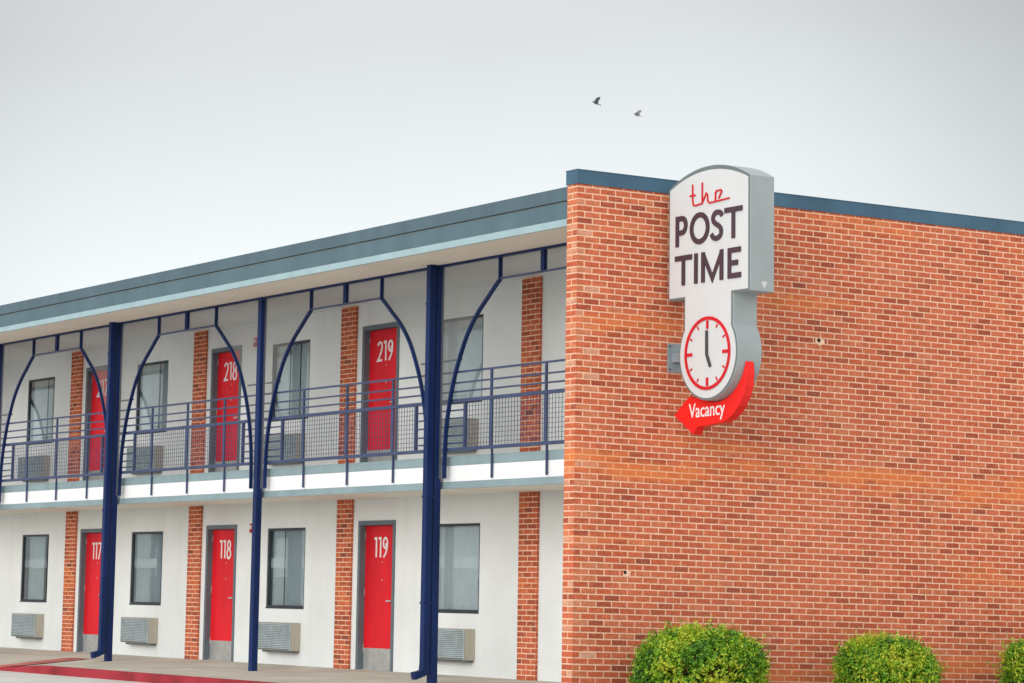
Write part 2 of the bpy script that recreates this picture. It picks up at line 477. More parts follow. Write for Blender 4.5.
# arches: top bar, three hangers, lintel, two curved legs, wire cloth in the spandrels
CURVE = [(1.3875, 4.805), (1.26, 4.715), (1.12, 4.605), (.89, 4.425), (.68, 4.195), (.53, 3.95), (.39, 3.66), (.29, 3.35), (.24, 3.12), (.212, 2.88), (.20, 2.62), (.20, 2.44)]
def smooth(pts, n=3):
    out = []
    for i in range(len(pts)-1):
        p0 = Vector(pts[max(0, i-1)]); p1 = Vector(pts[i]); p2 = Vector(pts[i+1]); p3 = Vector(pts[min(len(pts)-1, i+2)])
        for j in range(n):
            t = j/n
            out.append(tuple(.5*((2*p1)+(p2-p0)*t+(2*p0-5*p1+4*p2-p3)*t*t+(3*p1-p0-3*p2+p3)*t**3)))
    return out+[tuple(pts[-1])]
CV = smooth(CURVE)
fxz = lambda u, v, w: (u, w, v)
for k in range(-1, NB-1):
    xl, xr = P0-(k+1)*BAY, (P0-k*BAY if k >= 0 else -.235+.0)
    xrr = P0-k*BAY
    xc = (xl+xrr)/2
    xr_in = xrr-.054 if k >= 0 else -.207
    mb = MB()
    mb.box(xl+.054, xr_in, YA-.03, YA+.03, 5.072, 5.0985)
    mb.ribbon([(xl+u, z) for u, z in CV], .030, fxz, YA-.023, YA+.023)
    mb.ribbon([(xrr-u, z) for u, z in CV], .030, fxz, YA-.0235, YA+.0225)
    arch = mb.build('arch', M['navy'], motel)
    mb = MB(); mb.box(xc-.905, xc+.905, YA-.02, YA+.02, 4.802, 4.822); mb.build('lintel', M['navy_rail'], arch)
    for dx, w in ((-.925, .012), (0, .036), (.925, .012)):
        mb = MB(); mb.box(xc+dx-w, xc+dx+w, YA-.0245, YA+.0245, 4.8225 if dx == 0 else 4.80, 5.0715); mb.build('hanger', M['navy'], arch)
    mb = MB()
    for s in (1, -1):
        ptsu = [(xl+u if s > 0 else xrr-u, z) for u, z in CV]
        edge = xl+.054 if s > 0 else xr_in
        if k == -1 and s < 0: ptsu = [(min(x, edge-.001), z) for x, z in ptsu]
        poly = ptsu + [(edge, 2.44), (edge, 5.0715), (ptsu[0][0], 5.0715)]
        mb.add([fxz(u, v, YA+.012) for u, v in poly], [tuple(range(len(poly)))])
    mb.add([fxz(u, v, YA+.012) for u, v in ((xc-.92, 4.823), (xc+.92, 4.823), (xc+.92, 5.0715), (xc-.92, 5.0715))], [(0,1,2,3)])
    mb.build('screen', M['screen'], arch)

    # railing behind the arch
    a, b = xl+.055, xr_in
    mb = MB()
    LZ = CURVE
    for z, t in ((3.745, .012), (3.612, .010), (3.502, .010)):
        mb.box(a, b, YR-.012, YR+.012, z-t, z+t)
    mb.box(a, b, YR-.022, YR+.022, 3.37, 3.412); mb.box(a, b, YR-.022, YR+.022, 2.775, 2.815)
    for z in (3.275, 3.178, 3.075, 2.965, 2.872):
        mb.box(a, xc-1.757, YR-.010, YR+.010, z-.009, z+.009)
        if xc+1.757 < b: mb.box(xc+1.757, b, YR-.010, YR+.010, z-.009, z+.009)
    mb.box(a, xl+.47, YR-.010, YR+.010, 3.886, 3.906)
    if k >= 0: mb.box(xrr-.47, b, YR-.010, YR+.010, 3.886, 3.906)
    rail = mb.build('railing', M['navy_rail'], motel)
    st = [xc-1.165, xc, xc+1.165] if k >= 0 else [xc-1.165+.0, xc]
    for x in st:
        mb = MB(); mb.box(x-.009, x+.009, 1.212, 1.2375, 2.425, 2.774)
        mb.box(x-.030, x+.030, YR-.010, YR+.010, 2.816, 3.369); mb.box(x-.016, x+.016, YR-.0125, YR+.0125, 3.413, 3.732)
        mb.build('rail_post', M['navy_rail'], rail)
    xa, xb = xc-1.74, min(xc+1.74, b)
    for xx in ([xa, xb] if k >= 0 else [xa]):
        mb = MB(); mb.box(xx-.018, xx+.018, YR-.02, YR+.02, 2.816, 3.369); mb.build('stile', M['navy_rail'], rail)
    mb = MB(); x = xa+.07; wv = .0025
    while x < xb-.02: mb.box(x-wv, x+wv, YR+.0105, YR+.0155, 2.81, 3.375); x += .066
    z = 2.86
    while z < 3.36: mb.box(xa, xb, YR+.0156, YR+.0205, z-wv, z+wv); z += .057
    mb.build('mesh_panel', M['navy_rail'], rail)

# numerals (strokes in a unit cell: width .5, height 1)
def arc(cx, cy, rx, ry, a0, a1, n=14):
    return [(cx+rx*math.cos(R(a0+(a1-a0)*i/n)), cy+ry*math.sin(R(a0+(a1-a0)*i/n))) for i in range(n+1)]
GL = {
 '1': (.30, [[(.0, .93), (.10, .97), (.20, .97), (.20, 0)]]),
 '2': (.50, [arc(.24, .74, .2, .23, 165, -20)+[(.38, .50), (.20, .22), (.04, .03), (.46, .03)]]),
 '6': (.50, [[(.40, .98), (.20, .70), (.06, .40)]+arc(.25, .26, .21, .26, 165, 500)]),
 '7': (.46, [[(.0, .97), (.44, .97), (.12, 0)]]),
 '8': (.50, [arc(.25, .745, .17, .225, -90, 270, 18), arc(.25, .255, .21, .255, 90, 450, 18)]),
 '5': (.48, [[(.42, .97), (.10, .97), (.08, .56)]+arc(.22, .30, .22, .29, 110, -140)]),
 '9': (.50, [arc(.26, .70, .10, .13, -60, -200, 8)+arc(.25, .72, .21, .25, 210, -20, 16)[0:0], 
             arc(.25, .71, .20, .26, -110, -330, 4)[0:0]+[(.27, .62), (.32, .72), (.25, .80), (.12, .66), (.16, .50), (.27, .44), (.40, .52), (.46, .70), (.40, .90), (.26, .98), (.11, .92), (.045, .75)][0:0]+
             [(.20, .70), (.21, .60), (.30, .60), (.34, .70), (.32, .80)][0:0]+
             arc(.25, .72, .20, .255, 250, -25, 18)+[(.42, .48), (.30, .22), (.12, 0)]]),
}
GL['9'] = (.50, [[(.25, .68), (.27, .60), (.33, .62)][0:0]+arc(.255, .70, .085, .11, 200, 20, 8)[::-1]+arc(.25, .71, .20, .26, 215, -25, 18)[0:0]+
                 [], arc(.25, .72, .20, .255, 262, -25, 20)+[(.42, .48), (.30, .22), (.10, 0)]])
GL['9'] = (.50, [arc(.25, .72, .20, .255, 262, -25, 20)+[(.42, .48), (.30, .22), (.10, 0)],
                 [(.222, .467), (.33, .50), (.345, .62), (.27, .70)]])
def number_mesh(mb, text, x0, z0, h, y, stroke):
    x = x0; i = 0
    for ch in text:
        w, strokes = GL[ch]
        for s in strokes:
            if len(s) < 2: continue
            mb.ribbon([(x+u*h, z0+v*h) for u, v in s], stroke, fxz, y, y-.006-.0004*i); i += 1
        x += (w+.12)*h
    return x-.12*h

WORDS = {0: 'first', 1: 'upper'}
YD = YW+.078
for f in range(2):
    dz = 2.735*f
    for k, x in enumerate(DOORS):
        no = '%d%d' % (f+1, 19-k)
        x0, x1, z1 = x-DW/2, x+DW/2, dz+DH
        mb = MB(); mb.box(x0+.05, x1-.05, YD, YD+.045, dz+.012, z1-.055)
        leaf = mb.build('door', M['red_door'], motel)
        leaf['label'] = 'red door with white number %s and steel kick plate' % no
        mb = MB(); fw = .048
        mb.box(x0+.001, x0+fw, YW-.014, YD+.07, dz, z1-.0005); mb.box(x1-fw, x1-.001, YW-.014, YD+.07, dz, z1-.0005)
        mb.box(x0+fw+.0005, x1-fw-.0005, YW-.014, YD+.07, z1-.05, z1-.0005)
        mb.box(x0-.012, x0+.0005, YW-.0135, YW-.001, dz, z1+.012); mb.box(x1-.0005, x1+.012, YW-.0135, YW-.001, dz, z1+.012)
        mb.box(x0+.001, x1-.001, YW-.0135, YW-.001, z1, z1+.012)
        mb.build('door_frame', M['frame'], leaf)
        mb = MB(); mb.box(x0+.052, x1-.052, YD-.003, YD-.0005, dz+.0125, dz+.300); mb.build('kick_plate', M['steel'], leaf)
        mb = MB(); mb.box(x0+.0505, x1-.0505, YD-.03, YD+.05, dz-.004, dz+.011); mb.build('threshold', M['steel'], leaf)
        for zz in (.25, 1.02, 1.8):
            mb = MB(); mb.box(x0+.049, x0+.056, YD-.010, YD-.001, dz+zz, dz+zz+.10); mb.build('hinge', M['steel'], leaf)
        mb = MB(); sc = .272
        wtot = sum((GL[c][0]+.12) for c in no)*sc-.12*sc
        number_mesh(mb, no, x-.005-wtot/2, dz+1.548, sc, YD-.001, .032)
        mb.build('room_number', M['numeral'], leaf)
        mb = MB(); xh = x1-.135
        mb.tube((xh, YD-.001, dz+.95), (xh, YD-.012, dz+.95), .028, .026, 14); mb.tube((xh, YD-.01, dz+.95), (xh, YD-.055, dz+.95), .010, .010, 8)
        mb.box(xh-.115, xh+.012, YD-.062, YD-.046, dz+.939, dz+.961)
        mb.build('handle', M['steel'], leaf)
        mb = MB(); mb.tube((xh, YD-.001, dz+1.12), (xh, YD-.012, dz+1.12), .022, .020, 12); mb.build('deadbolt', M['steel'], leaf)
        mb = MB(); mb.tube((x+.03, YD-.001, dz+1.24), (x+.03, YD-.006, dz+1.24), .013, .011, 8); mb.build('peephole', M['steel'], leaf)
        mb = MB(); mb.tube((x+.03, YD-.001, dz+1.48), (x+.03, YD-.005, dz+1.48), .012, .011, 8); mb.build('stud', M['steel'], leaf)

    for k, x in enumerate(WINS):
        x0, x1 = x-WW/2, x+WW/2
        z0, z1 = dz+WZ0+(.02 if f else 0), dz+WZ1+(.005 if f else 0)
        mb = MB(); t = .034; ya, yb = YW+.010, YW+.060
        mb.box(x0+.0005, x0+t, ya, yb, z0+.0005, z1-.0005); mb.box(x1-t, x1-.0005, ya, yb, z0+.0005, z1-.0005)
        mb.box(x0+t, x1-t, ya, yb, z1-t, z1-.0005); mb.box(x0+t, x1-t, ya, yb, z0+.0005, z0+t+.015)
        win = mb.build('window', M['winframe'], motel)
        mb = MB(); mb.box(x0+.001, x1-.001, YW-.006, YW+.0095, z0+.0005, z0+.016); mb.build('sill', M['winframe'], win)
        mb = MB(); mb.add([(x0+t, YW+.032, z0+t+.015), (x1-t, YW+.032, z0+t+.015), (x1-t, YW+.032, z1-t), (x0+t, YW+.032, z1-t)], [(0,1,2,3)])
        mb.build('pane', M['pane'], win, fix=False)
        # curtains: pleated sheets a hand's breadth behind the glass
        spans = {(0,0): [(0,1,1)], (0,1): [(0,.34,1),(.34,1,0)], (0,2): [(0,.86,0)], (0,3): [(.12,.72,0)], (0,4): [(0,1,0)],
                 (1,0): [(0,1,1)], (1,1): [(0,.36,1),(.36,.64,0),(.64,1,1)], (1,2): [(0,.60,1),(.62,1,0)], (1,3): [(.06,.60,1),(.63,1,0)], (1,4): [(0,1,0)]}[(f, k)]
        for a, b, kind in spans:
            mb = MB(); N = int(60*(b-a))+8; pv = []
            for i in range(N+1):
                u = a+(b-a)*i/N; xx = x0+.02+(x1-x0-.04)*u
                yy = YW+.088+.009*math.sin(i*1.25)+.006*math.sin(i*.37+k)
                pv.append((xx, yy))
            vs = [(p, q, z0+.03) for p, q in pv]+[(p, q, z1-.02) for p, q in pv]
            mb.add(vs, [(i, i+1, i+N+2, i+N+1) for i in range(N)], smooth=True)
            mb.build('curtain', M['curtain2'] if kind else M['curtain'], win, fix=False)

# ------------------------------------------------------------------ through-wall air conditioners
WHERE_LOW = ['in the bay right of door 119', 'between doors 118 and 119', 'between doors 117 and 118', 'left of door 117', 'far left beyond door 116']
WHERE_UP = [w.replace(' 11', ' 21') for w in WHERE_LOW]
def make_ac(x1, zb):
    root = empty('air_conditioner', None, None)
    root.location = (x1-.5, YW, zb)
    mb = MB(); D = -.165
    mb.box(-.5, .5, D+.012, -.001, 0, .405)
    mb.build('sleeve', M['ac_case'], root, bevel=.006)
    mb = MB(); mb.box(-.492, .492, D+.004, D+.0115, .01, .395); g = mb.build('grille', M['ac_dark'], root)
    mb = MB(); n = 15
    for i in range(n):
        z = .022+i*.0247
        mb.add([(-.49, D+.004, z), (.49, D+.004, z), (.49, D-.012, z+.006), (-.49, D-.012, z+.006), (-.49, D+.003, z+.021), (.49, D+.003, z+.021)],
               [(0,1,2,3), (3,2,5,4), (0,3,4), (1,5,2)])
    mb.box(-.496, -.488, D-.014, D+.005, .004, .401); mb.box(.488, .496, D-.014, D+.005, .004, .401)
    mb.build('louvre', M['ac_grille'], g)
    mb = MB(); mb.box(-.44, .46, -.11, -.004, -.03, -.001); mb.build('under_shade', M['ac_dark'], root)  # dark box added where only a soft shadow lies beneath the unit
    return root
def copy_tree(o, parent=None):
    c = o.copy(); COL.objects.link(c)
    if parent is not None: c.parent = parent
    for ch in list(o.children): copy_tree(ch, c)
    return c
proto = None
for f in range(2):
    for k, x in enumerate(WINS[:4]):
        if proto is None: proto = make_ac(x+.5, .205); o = proto
        else: o = copy_tree(proto)
        o.location = (x, YW, .205+2.735*f)
        tag(o, 'louvred air conditioner under %s window %s' % (('ground floor', 'upper')[f], (WHERE_LOW, WHERE_UP)[f][k]),
            'air conditioner', 'air conditioners under the room windows')

# the wing across the parking lot, out of frame but mirrored in the window panes
opp = empty('motel_wing', 'low white motel wing across the parking lot, mirrored in the window panes', 'building')
mb = MB(); mb.box(-95, -24, -34, -27, GZ-.05, 5.0); mb.build('wall', M['white_wall'], opp)
mb = MB(); mb.box(-95.5, -23.5, -34.5, -25.6, 5.003, 5.5); mb.build('roof', M['fascia'], opp)
mb = MB(); mb.box(-95, -24, -26.99, -25.7, 2.4, 2.75); mb.build('gallery_floor', M['white_band'], opp)
for i in range(14):
    x = -27-i*4.8
    for z in (.8, 3.5):
        mb = MB(); mb.box(x-.9, x+.9, -26.99, -26.95, z, z+1.3); mb.build('window', M['winframe'], opp)
    mb = MB(); mb.box(x+1.6, x+1.75, -25.9, -25.75, GZ, 5.0); mb.build('post', M['navy'], opp)

# red fire alarms
for x, z, lab in ((-12.20, 1.99, 'small red fire alarm on the white wall beside door 118'), (-12.25, 4.79, 'small red fire alarm on the upper wall beside door 218')):
    mb = MB(); mb.box(x-.05, x+.05, YW-.05, YW-.001, z-.07, z+.07)
    a = mb.build('fire_alarm', M['alarm'], bevel=.01); tag(a, lab, 'fire alarm', 'red fire alarms on the white walls')
    s = MB(); s.box(x-.03, x+.03, YW-.068, YW-.0505, z-.012, z+.045); s.build('lens', M['alarm_lens'], a)
    s = MB(); s.tube((x, YW-.0505, z-.045), (x, YW-.062, z-.045), .02, .018, 10); s.build('horn', M['alarm'], a)

# ------------------------------------------------------------------ the blade sign
YF, TH = 1.157, .322
sign = empty('motel_sign', 'grey and white blade sign with clock and red arrow on the brick wall', 'sign')
fs = lambda u, v, w: (u, YF-w, v)       # w = out of the face towards the viewer
CX, CZ = .803, 3.632
def outline(inset, top):
    xa, xb = .097+inset, 1.510-inset; zs, za, zb = 5.488-top*.4, 5.672-top, 4.25+inset
    hc = (xb-xa)/2; s = za-zs; Rr = (hc*hc+s*s)/(2*s); cz = za-Rr
    a = math.degrees(math.asin(hc/Rr))
    pts = [(xa, zb), (xa, zs)]
    pts += [((xa+xb)/2+Rr*math.sin(R(t)), cz+Rr*math.cos(R(t))) for t in [-a+2*a*i/22 for i in range(1, 22)]]
    pts += [(xb, zs), (xb, zb)]
    hn, rc = .422-inset, .506-inset
    th = math.degrees(math.acos(hn/rc))
    pts += [(CX+hn, zb)]
    pts += [(CX+rc*math.cos(R(t)), CZ+rc*math.sin(R(t))) for t in [th-(180+2*th)*i/44 for i in range(45)]]
    pts += [(CX-hn, zb)]
    return pts
mb = MB(); mb.prism(outline(0, 0), fs, -TH, 0); cab = mb.build('cabinet', M['sign_grey'], sign, bevel=.008)
M['sign_rim'] = paint('sign_retainer', (.15, .18, .185), .5, .06)
mb = MB(); mb.prism(outline(.004, .004), fs, .0005, .004); mb.build('retainer', M['sign_rim'], cab)
mb = MB(); mb.prism(outline(.024, .05), fs, .0045, .008); face = mb.build('face', M['sign_white'], sign)
mb = MB(); mb.prism(outline(.024, .04), fs, -TH-.008, -TH-.0005); mb.build('rear_face', M['sign_white'], sign)
mb = MB(); o2 = outline(.024, .04)
# script "the"
W0 = .0085
def strokes(mb, lst, width, w0=W0, th=.012, fn=fs):
    for i, s in enumerate(lst): mb.ribbon(s, width, fn, w0, w0+th+.0005*i)
mb = MB()
strokes(mb, [[(.534, 5.495), (.538, 5.30), (.552, 5.262), (.60, 5.258), (.70, 5.266), (.742, 5.32), (.775, 5.372), (.797, 5.352), (.803, 5.28), (.83, 5.258), (.93, 5.262), (1.178, 5.272)],
             [(.483, 5.372), (.585, 5.372)], [(.706, 5.497), (.706, 5.262)],
             [(.936, 5.265), (.938, 5.355), (.955, 5.376), (1.03, 5.378), (1.046, 5.36), (.992, 5.288)]], .0165)
mb.build('word_the', M['sign_red'], face)
# POST / TIME in a heavy geometric capital
mb = MB(); T = .056
def L(x0, z0, w, h, ss): return [[(x0+u*w, z0+v*h) for u, v in s] for s in ss]
h = .338; zb = 4.832
ss = [[(.237+T/2, zb), (.237+T/2, zb+h)],
      [(.237+T, zb+h-T/2)]+[(.345+.072*math.cos(R(t)), zb+h-T/2-.079+.079*math.sin(R(t))) for t in range(90, -91, -15)]+[(.237+T, zb+h-T/2-.158)],
      ]
strokes(mb, ss, T)
mb.ribbon([(.661+(.170-T/2)*math.cos(R(t)), zb+h/2+(h/2+.006-T/2)*math.sin(R(t))) for t in range(0, 360, 10)], T, fs, W0, W0+.012, closed=True)
sx = .962
S_ = [(1.052, zb+h-.075), (1.03, zb+h-.043), (.985, zb+h-.028), (.93, zb+h-.036), (.897, zb+h-.075), (.902, zb+h-.118), (.945, zb+h-.152), (1.0, zb+h-.182), (1.035, zb+h-.222), (1.03, zb+.062), (.99, zb+.034), (.94, zb+.028), (.895, zb+.045), (.868, zb+.082)]
strokes(mb, [smooth(S_, 3)], T*.97)
strokes(mb, [[(1.094, zb+h-T/2), (1.397, zb+h-T/2)], [(1.2455, zb+h-T), (1.2455, zb)]], T)
zb = 4.402; h = .329
strokes(mb, [[(.227, zb+h-T/2), (.529, zb+h-T/2)], [(.378, zb+h-T), (.378, zb)], [(.601, zb), (.601, zb+h)],
             [(.726, zb), (.726, zb+h)], [(1.046, zb), (1.046, zb+h)]], T)
strokes(mb, [[(.722, zb+h-.015), (.886, zb+.03), (1.05, zb+h-.015)]], T*.92, th=.010)
strokes(mb, [[(1.153+T/2, zb), (1.153+T/2, zb+h)], [(1.153+T, zb+h-T/2), (1.372, zb+h-T/2)], [(1.153+T, zb+h/2), (1.325, zb+h/2)], [(1.153+T, zb+T/2), (1.377, zb+T/2)]], T)
mb.build('words_post_time', M['sign_dark'], face)
# clock
mb = MB(); mb.ribbon([(CX+.378*math.cos(R(t)), CZ+.378*math.sin(R(t))) for t in range(0, 360, 5)], .036, fs, W0, W0+.010, closed=True)
clock = mb.build('clock_ring', M['sign_red'], face)
mb = MB()
for i in range(12):
    a = R(30*i); big = i % 3 == 0
    r0, r1, w = (.262, .352, .036) if big else (.305, .345, .016)
    mb.ribbon([(CX+r0*math.cos(a), CZ+r0*math.sin(a)), (CX+r1*math.cos(a), CZ+r1*math.sin(a))], w, fs, W0, W0+.0095)
mb.build('hour_marks', M['sign_red'], face)
mb = MB(); mb.ribbon([(CX-.006, CZ+.245), (CX-.003, CZ-.012), (CX+.060, CZ-.148)], .038, fs, W0+.006, W0+.016)
mb.build('hands', M['hand'], face)
# heart-shaped white sticker on the outer side
mb = MB(); hp = [(0, -.042), (.03, .002), (.038, .026), (.026, .04), (.010, .036), (0, .024), (-.010, .036), (-.026, .04), (-.038, .026), (-.03, .002)]
mb.prism(hp, lambda u, v, w: (1.510+w, 1.345+u, 4.322+v), .0005, .003); mb.build('sticker', paint('faded_sticker', (.55, .56, .56), .6), sign)
# arrow
ya = .105
out = [(-17, .53), (-26, .575), (-36, .622), (-46, .660), (-56, .695), (-66, .722), (-74, .738), (-81, .746)]
poly = [(CX+r*math.cos(R(a)), CZ+r*math.sin(R(a))) for a, r in out]
poly += [(.70, 2.876), (.470, 2.858), (.405, 2.782), (.062, 3.006), (.335, 3.200), (.43, 3.17)]
poly += [(CX+.512*math.cos(R(a)), CZ+.512*math.sin(R(a))) for a in range(-126, -10, 6)]
mb = MB(); mb.prism(poly, fs, -ya-.112, -ya); arrow = mb.build('arrow', M['arrow_red'], sign, bevel=.006)
# "Vacancy" in the built-in sans, squeezed
cu = bpy.data.curves.new('t', 'FONT'); cu.body = 'Vacancy'; cu.size = 1; cu.extrude = 0; cu.resolution_u = 3
cu.offset = .006
to = bpy.data.objects.new('t', cu); COL.objects.link(to)
bpy.context.view_layer.update()
tm = to.to_mesh()
vs = [v.co.copy() for v in tm.vertices]; fcs = [tuple(p.vertices) for p in tm.polygons]
to.to_mesh_clear(); bpy.data.objects.remove(to)
x_lo = min(v.x for v in vs); x_hi = max(v.x for v in vs); base = 0; top = max(v.y for v in vs)
mb = MB()
def vac(v, w):
    u = .338+(v.x-x_lo)/(x_hi-x_lo)*.625; z = 2.964+v.y/top*.150+.020*(u-.345)
    return fs(u, z, -ya+w)
for w in (.004,):
    mb.add([vac(v, w) for v in vs], fcs)
vac_o = mb.build('word_vacancy', M['numeral'], arrow)
md = vac_o.modifiers.new('thick', 'SOLIDIFY'); md.thickness = .003; md.offset = 0
# wall brackets
mb = MB(); mb.box(.003, .014, 1.212, 1.424, 3.483, 3.800); pl = mb.build('wall_bracket', M['galv'], sign, bevel=.003)
mb = MB(); mb.box(.0145, .34, 1.268, 1.368, 3.59, 3.69); mb.build('arm', M['galv'], pl)
mb = MB()
for yy in (1.24, 1.396):
    for zz in (3.515, 3.768): mb.tube((.014, yy, zz), (.024, yy, zz), .011, .010, 6)
mb.build('bolts', M['hand'], pl)
mb = MB(); mb.box(.003, .014, 1.26, 1.38, 4.75, 5.05); pl2 = mb.build('wall_bracket', M['galv'], sign)
mb = MB(); mb.box(.0145, .096, 1.28, 1.36, 4.85, 4.95); mb.build('arm', M['galv'], pl2)

# ------------------------------------------------------------------ clipped shrubs
def make_bush(cx, cy, rx, ry, ztop, label, seed):
    rnd = random.Random(seed)
    root = empty('shrub', label, 'shrub', 'clipped shrubs along the brick wall'); z0 = GZ+.03
    root.location = (cx, cy, z0)
    H = ztop-z0; cz = H*.47; rz = H-cz
    lumps = [(rnd.uniform(0, 6.28), rnd.uniform(-.3, 1.1), rnd.uniform(-.10, .12), rnd.uniform(3.5, 8)) for _ in range(34)]
    def surf(th, ph):
        # superellipsoid, boxy like a clipped shrub
        def sp(v, e): return math.copysign(abs(v)**e, v)
        e = .82
        d = Vector((rx*sp(math.cos(ph), e)*sp(math.cos(th), e), ry*sp(math.cos(ph), e)*sp(math.sin(th), e), rz*sp(math.sin(ph), e)))
        k = 1
        for lt, lp, amp, sh in lumps:
            dd = math.acos(max(-1, min(1, math.cos(ph)*math.cos(lp)*math.cos(th-lt)+math.sin(ph)*math.sin(lp))))
            k += amp*math.exp(-(dd*sh)**2)-.0015
        return d*k*.965
    mb = MB()
    clump = [(rnd.uniform(0, 6.28), rnd.uniform(-1.2, 1.5), rnd.uniform(-.22, .26)) for _ in range(60)]
    def leaf(p, d, tone):
        t = d.orthogonal().normalized(); t.rotate(Matrix.Rotation(rnd.uniform(0, 6.28), 3, d)); s2 = d.cross(t)
        l = rnd.uniform(.026, .046); w = l*rnd.uniform(.45, .62)
        a, b_ = p-t*l*.5, p+t*l*.5; bow = d*w*.25
        mb.add([a, p+s2*w*.5+bow, b_, p-s2*w*.5+bow], [(0,1,2),(0,2,3)], max(0, min(1, tone)))
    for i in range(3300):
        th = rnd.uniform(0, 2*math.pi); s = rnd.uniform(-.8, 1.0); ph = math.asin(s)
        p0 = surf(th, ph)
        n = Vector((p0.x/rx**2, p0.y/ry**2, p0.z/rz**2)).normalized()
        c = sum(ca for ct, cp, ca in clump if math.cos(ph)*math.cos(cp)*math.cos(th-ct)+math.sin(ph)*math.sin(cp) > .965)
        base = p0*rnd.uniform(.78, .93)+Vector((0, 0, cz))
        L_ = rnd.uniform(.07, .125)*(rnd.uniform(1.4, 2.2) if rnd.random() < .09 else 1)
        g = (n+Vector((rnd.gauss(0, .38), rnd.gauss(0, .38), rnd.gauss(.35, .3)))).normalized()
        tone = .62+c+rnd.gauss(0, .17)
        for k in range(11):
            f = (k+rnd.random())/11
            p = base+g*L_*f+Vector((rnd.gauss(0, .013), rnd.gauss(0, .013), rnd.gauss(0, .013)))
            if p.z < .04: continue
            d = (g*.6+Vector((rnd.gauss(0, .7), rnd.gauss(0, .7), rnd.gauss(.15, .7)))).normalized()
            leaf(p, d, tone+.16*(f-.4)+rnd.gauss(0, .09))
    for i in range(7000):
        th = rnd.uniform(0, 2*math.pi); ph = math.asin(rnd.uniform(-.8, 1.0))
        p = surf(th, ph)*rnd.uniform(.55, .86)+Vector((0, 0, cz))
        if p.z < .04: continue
        leaf(p, Vector((rnd.gauss(0, 1), rnd.gauss(0, 1), rnd.gauss(0, 1))).normalized(), rnd.gauss(.3, .12))  # inner leaves set darker: shade of the hollows put into their tone
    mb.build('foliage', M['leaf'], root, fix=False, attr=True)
    mb = MB()
    for i in range(9):
        th = rnd.uniform(0, 6.28); ph = rnd.uniform(.1, 1.5)
        q = surf(th, ph)*.72+Vector((0, 0, cz)); b0 = Vector((rnd.uniform(-.06, .06), rnd.uniform(-.06, .06), -.05))
        m = b0.lerp(q, .5)+Vector((rnd.uniform(-.06, .06), rnd.uniform(-.06, .06), .04))
        mb.tube(b0, m, .016, .010, 6); mb.tube(m, q, .010, .003, 6)
    mb.build('stem', M['bark'], root)
    return root
make_bush(.78, 1.10, .56, .78, .735, 'largest clipped green shrub, nearest the building corner and below the sign', 3)
make_bush(.78, 3.62, .50, .585, .695, 'smaller round green shrub in the middle of the row along the brick wall', 8)
make_bush(.78, 6.14, .52, .74, .785, 'green shrub cut off by the right edge of the photo', 21)

# ------------------------------------------------------------------ two birds in flight, about a hundred metres off
def bird(pos, mat, heading, bank, pitch, wing_up, label, sc=1.0):
    mb = MB(); n = 10
    prof = [(-.19, .012, .018), (-.15, .03, .028), (-.10, .045, .048), (-.03, .06, .066), (.04, .055, .06), (.10, .036, .04), (.125, .03, .032), (.15, .03, .03), (.175, .022, .02), (.19, .008, .008), (.225, .003, .003)]
    vs = []
    for x, rh, rw in prof:
        for i in range(n):
            t = 2*math.pi*i/n; vs.append((x, rw*math.cos(t), rh*math.sin(t)+(.015 if x > .1 else 0)))
    fs_ = []
    for j in range(len(prof)-1):
        for i in range(n): fs_.append((j*n+i, j*n+(i+1) % n, (j+1)*n+(i+1) % n, (j+1)*n+i))
    fs_.append(tuple(range(n-1, -1, -1))); fs_.append(tuple(range((len(prof)-1)*n, len(prof)*n)))
    mb.add(vs, fs_, smooth=True)
    for s in (1, -1):
        st = [(.045, .09, .0), (.13, .095, .10), (.23, .07, .22), (.32, .0, .32), (.37, -.07, .37)]
        ch = [.19, .20, .19, .14, .04]
        vs = []
        for (sp, le, up), c in zip(st, ch):
            yy = s*sp*.9; zz = up*wing_up+.02
            vs += [(le, yy, zz+.006), (le-c, yy, zz), (le-c*.5, yy, zz-.004), (le-c*.4, yy, zz+.012)]
        fs_ = []
        for j in range(len(st)-1):
            a, b = 4*j, 4*j+4
            fs_ += [(a, b, b+3, a+3), (a+3, b+3, b+1, a+1), (a+1, b+1, b+2, a+2), (a+2, b+2, b, a)]
        fs_ += [(0, 3, 1, 2), (4*len(st)-4, 4*len(st)-2, 4*len(st)-3, 4*len(st)-1)]
        mb.add(vs, fs_)
    mb.add([(-.17, .018, .006), (-.30, .062, .0), (-.31, 0, .002), (-.30, -.062, 0), (-.17, -.018, .006), (-.17, 0, -.006), (-.30, 0, -.006)],
           [(0,1,2,4), (2,3,4), (5,6,1,0), (6,2,1), (4,3,6,5), (3,2,6)])
    o = mb.build('bird', mat)
    o.location = pos; o.rotation_euler = (bank, R(pitch), heading); o.scale = (sc,)*3
    tag(o, label, 'bird', 'birds flying above the motel')
M['bird_dark'] = paint('bird_dark', (.055, .085, .08), .7, .3, 14)
M['bird_grey'] = paint('bird_grey', (.20, .205, .21), .8, .2, 14)

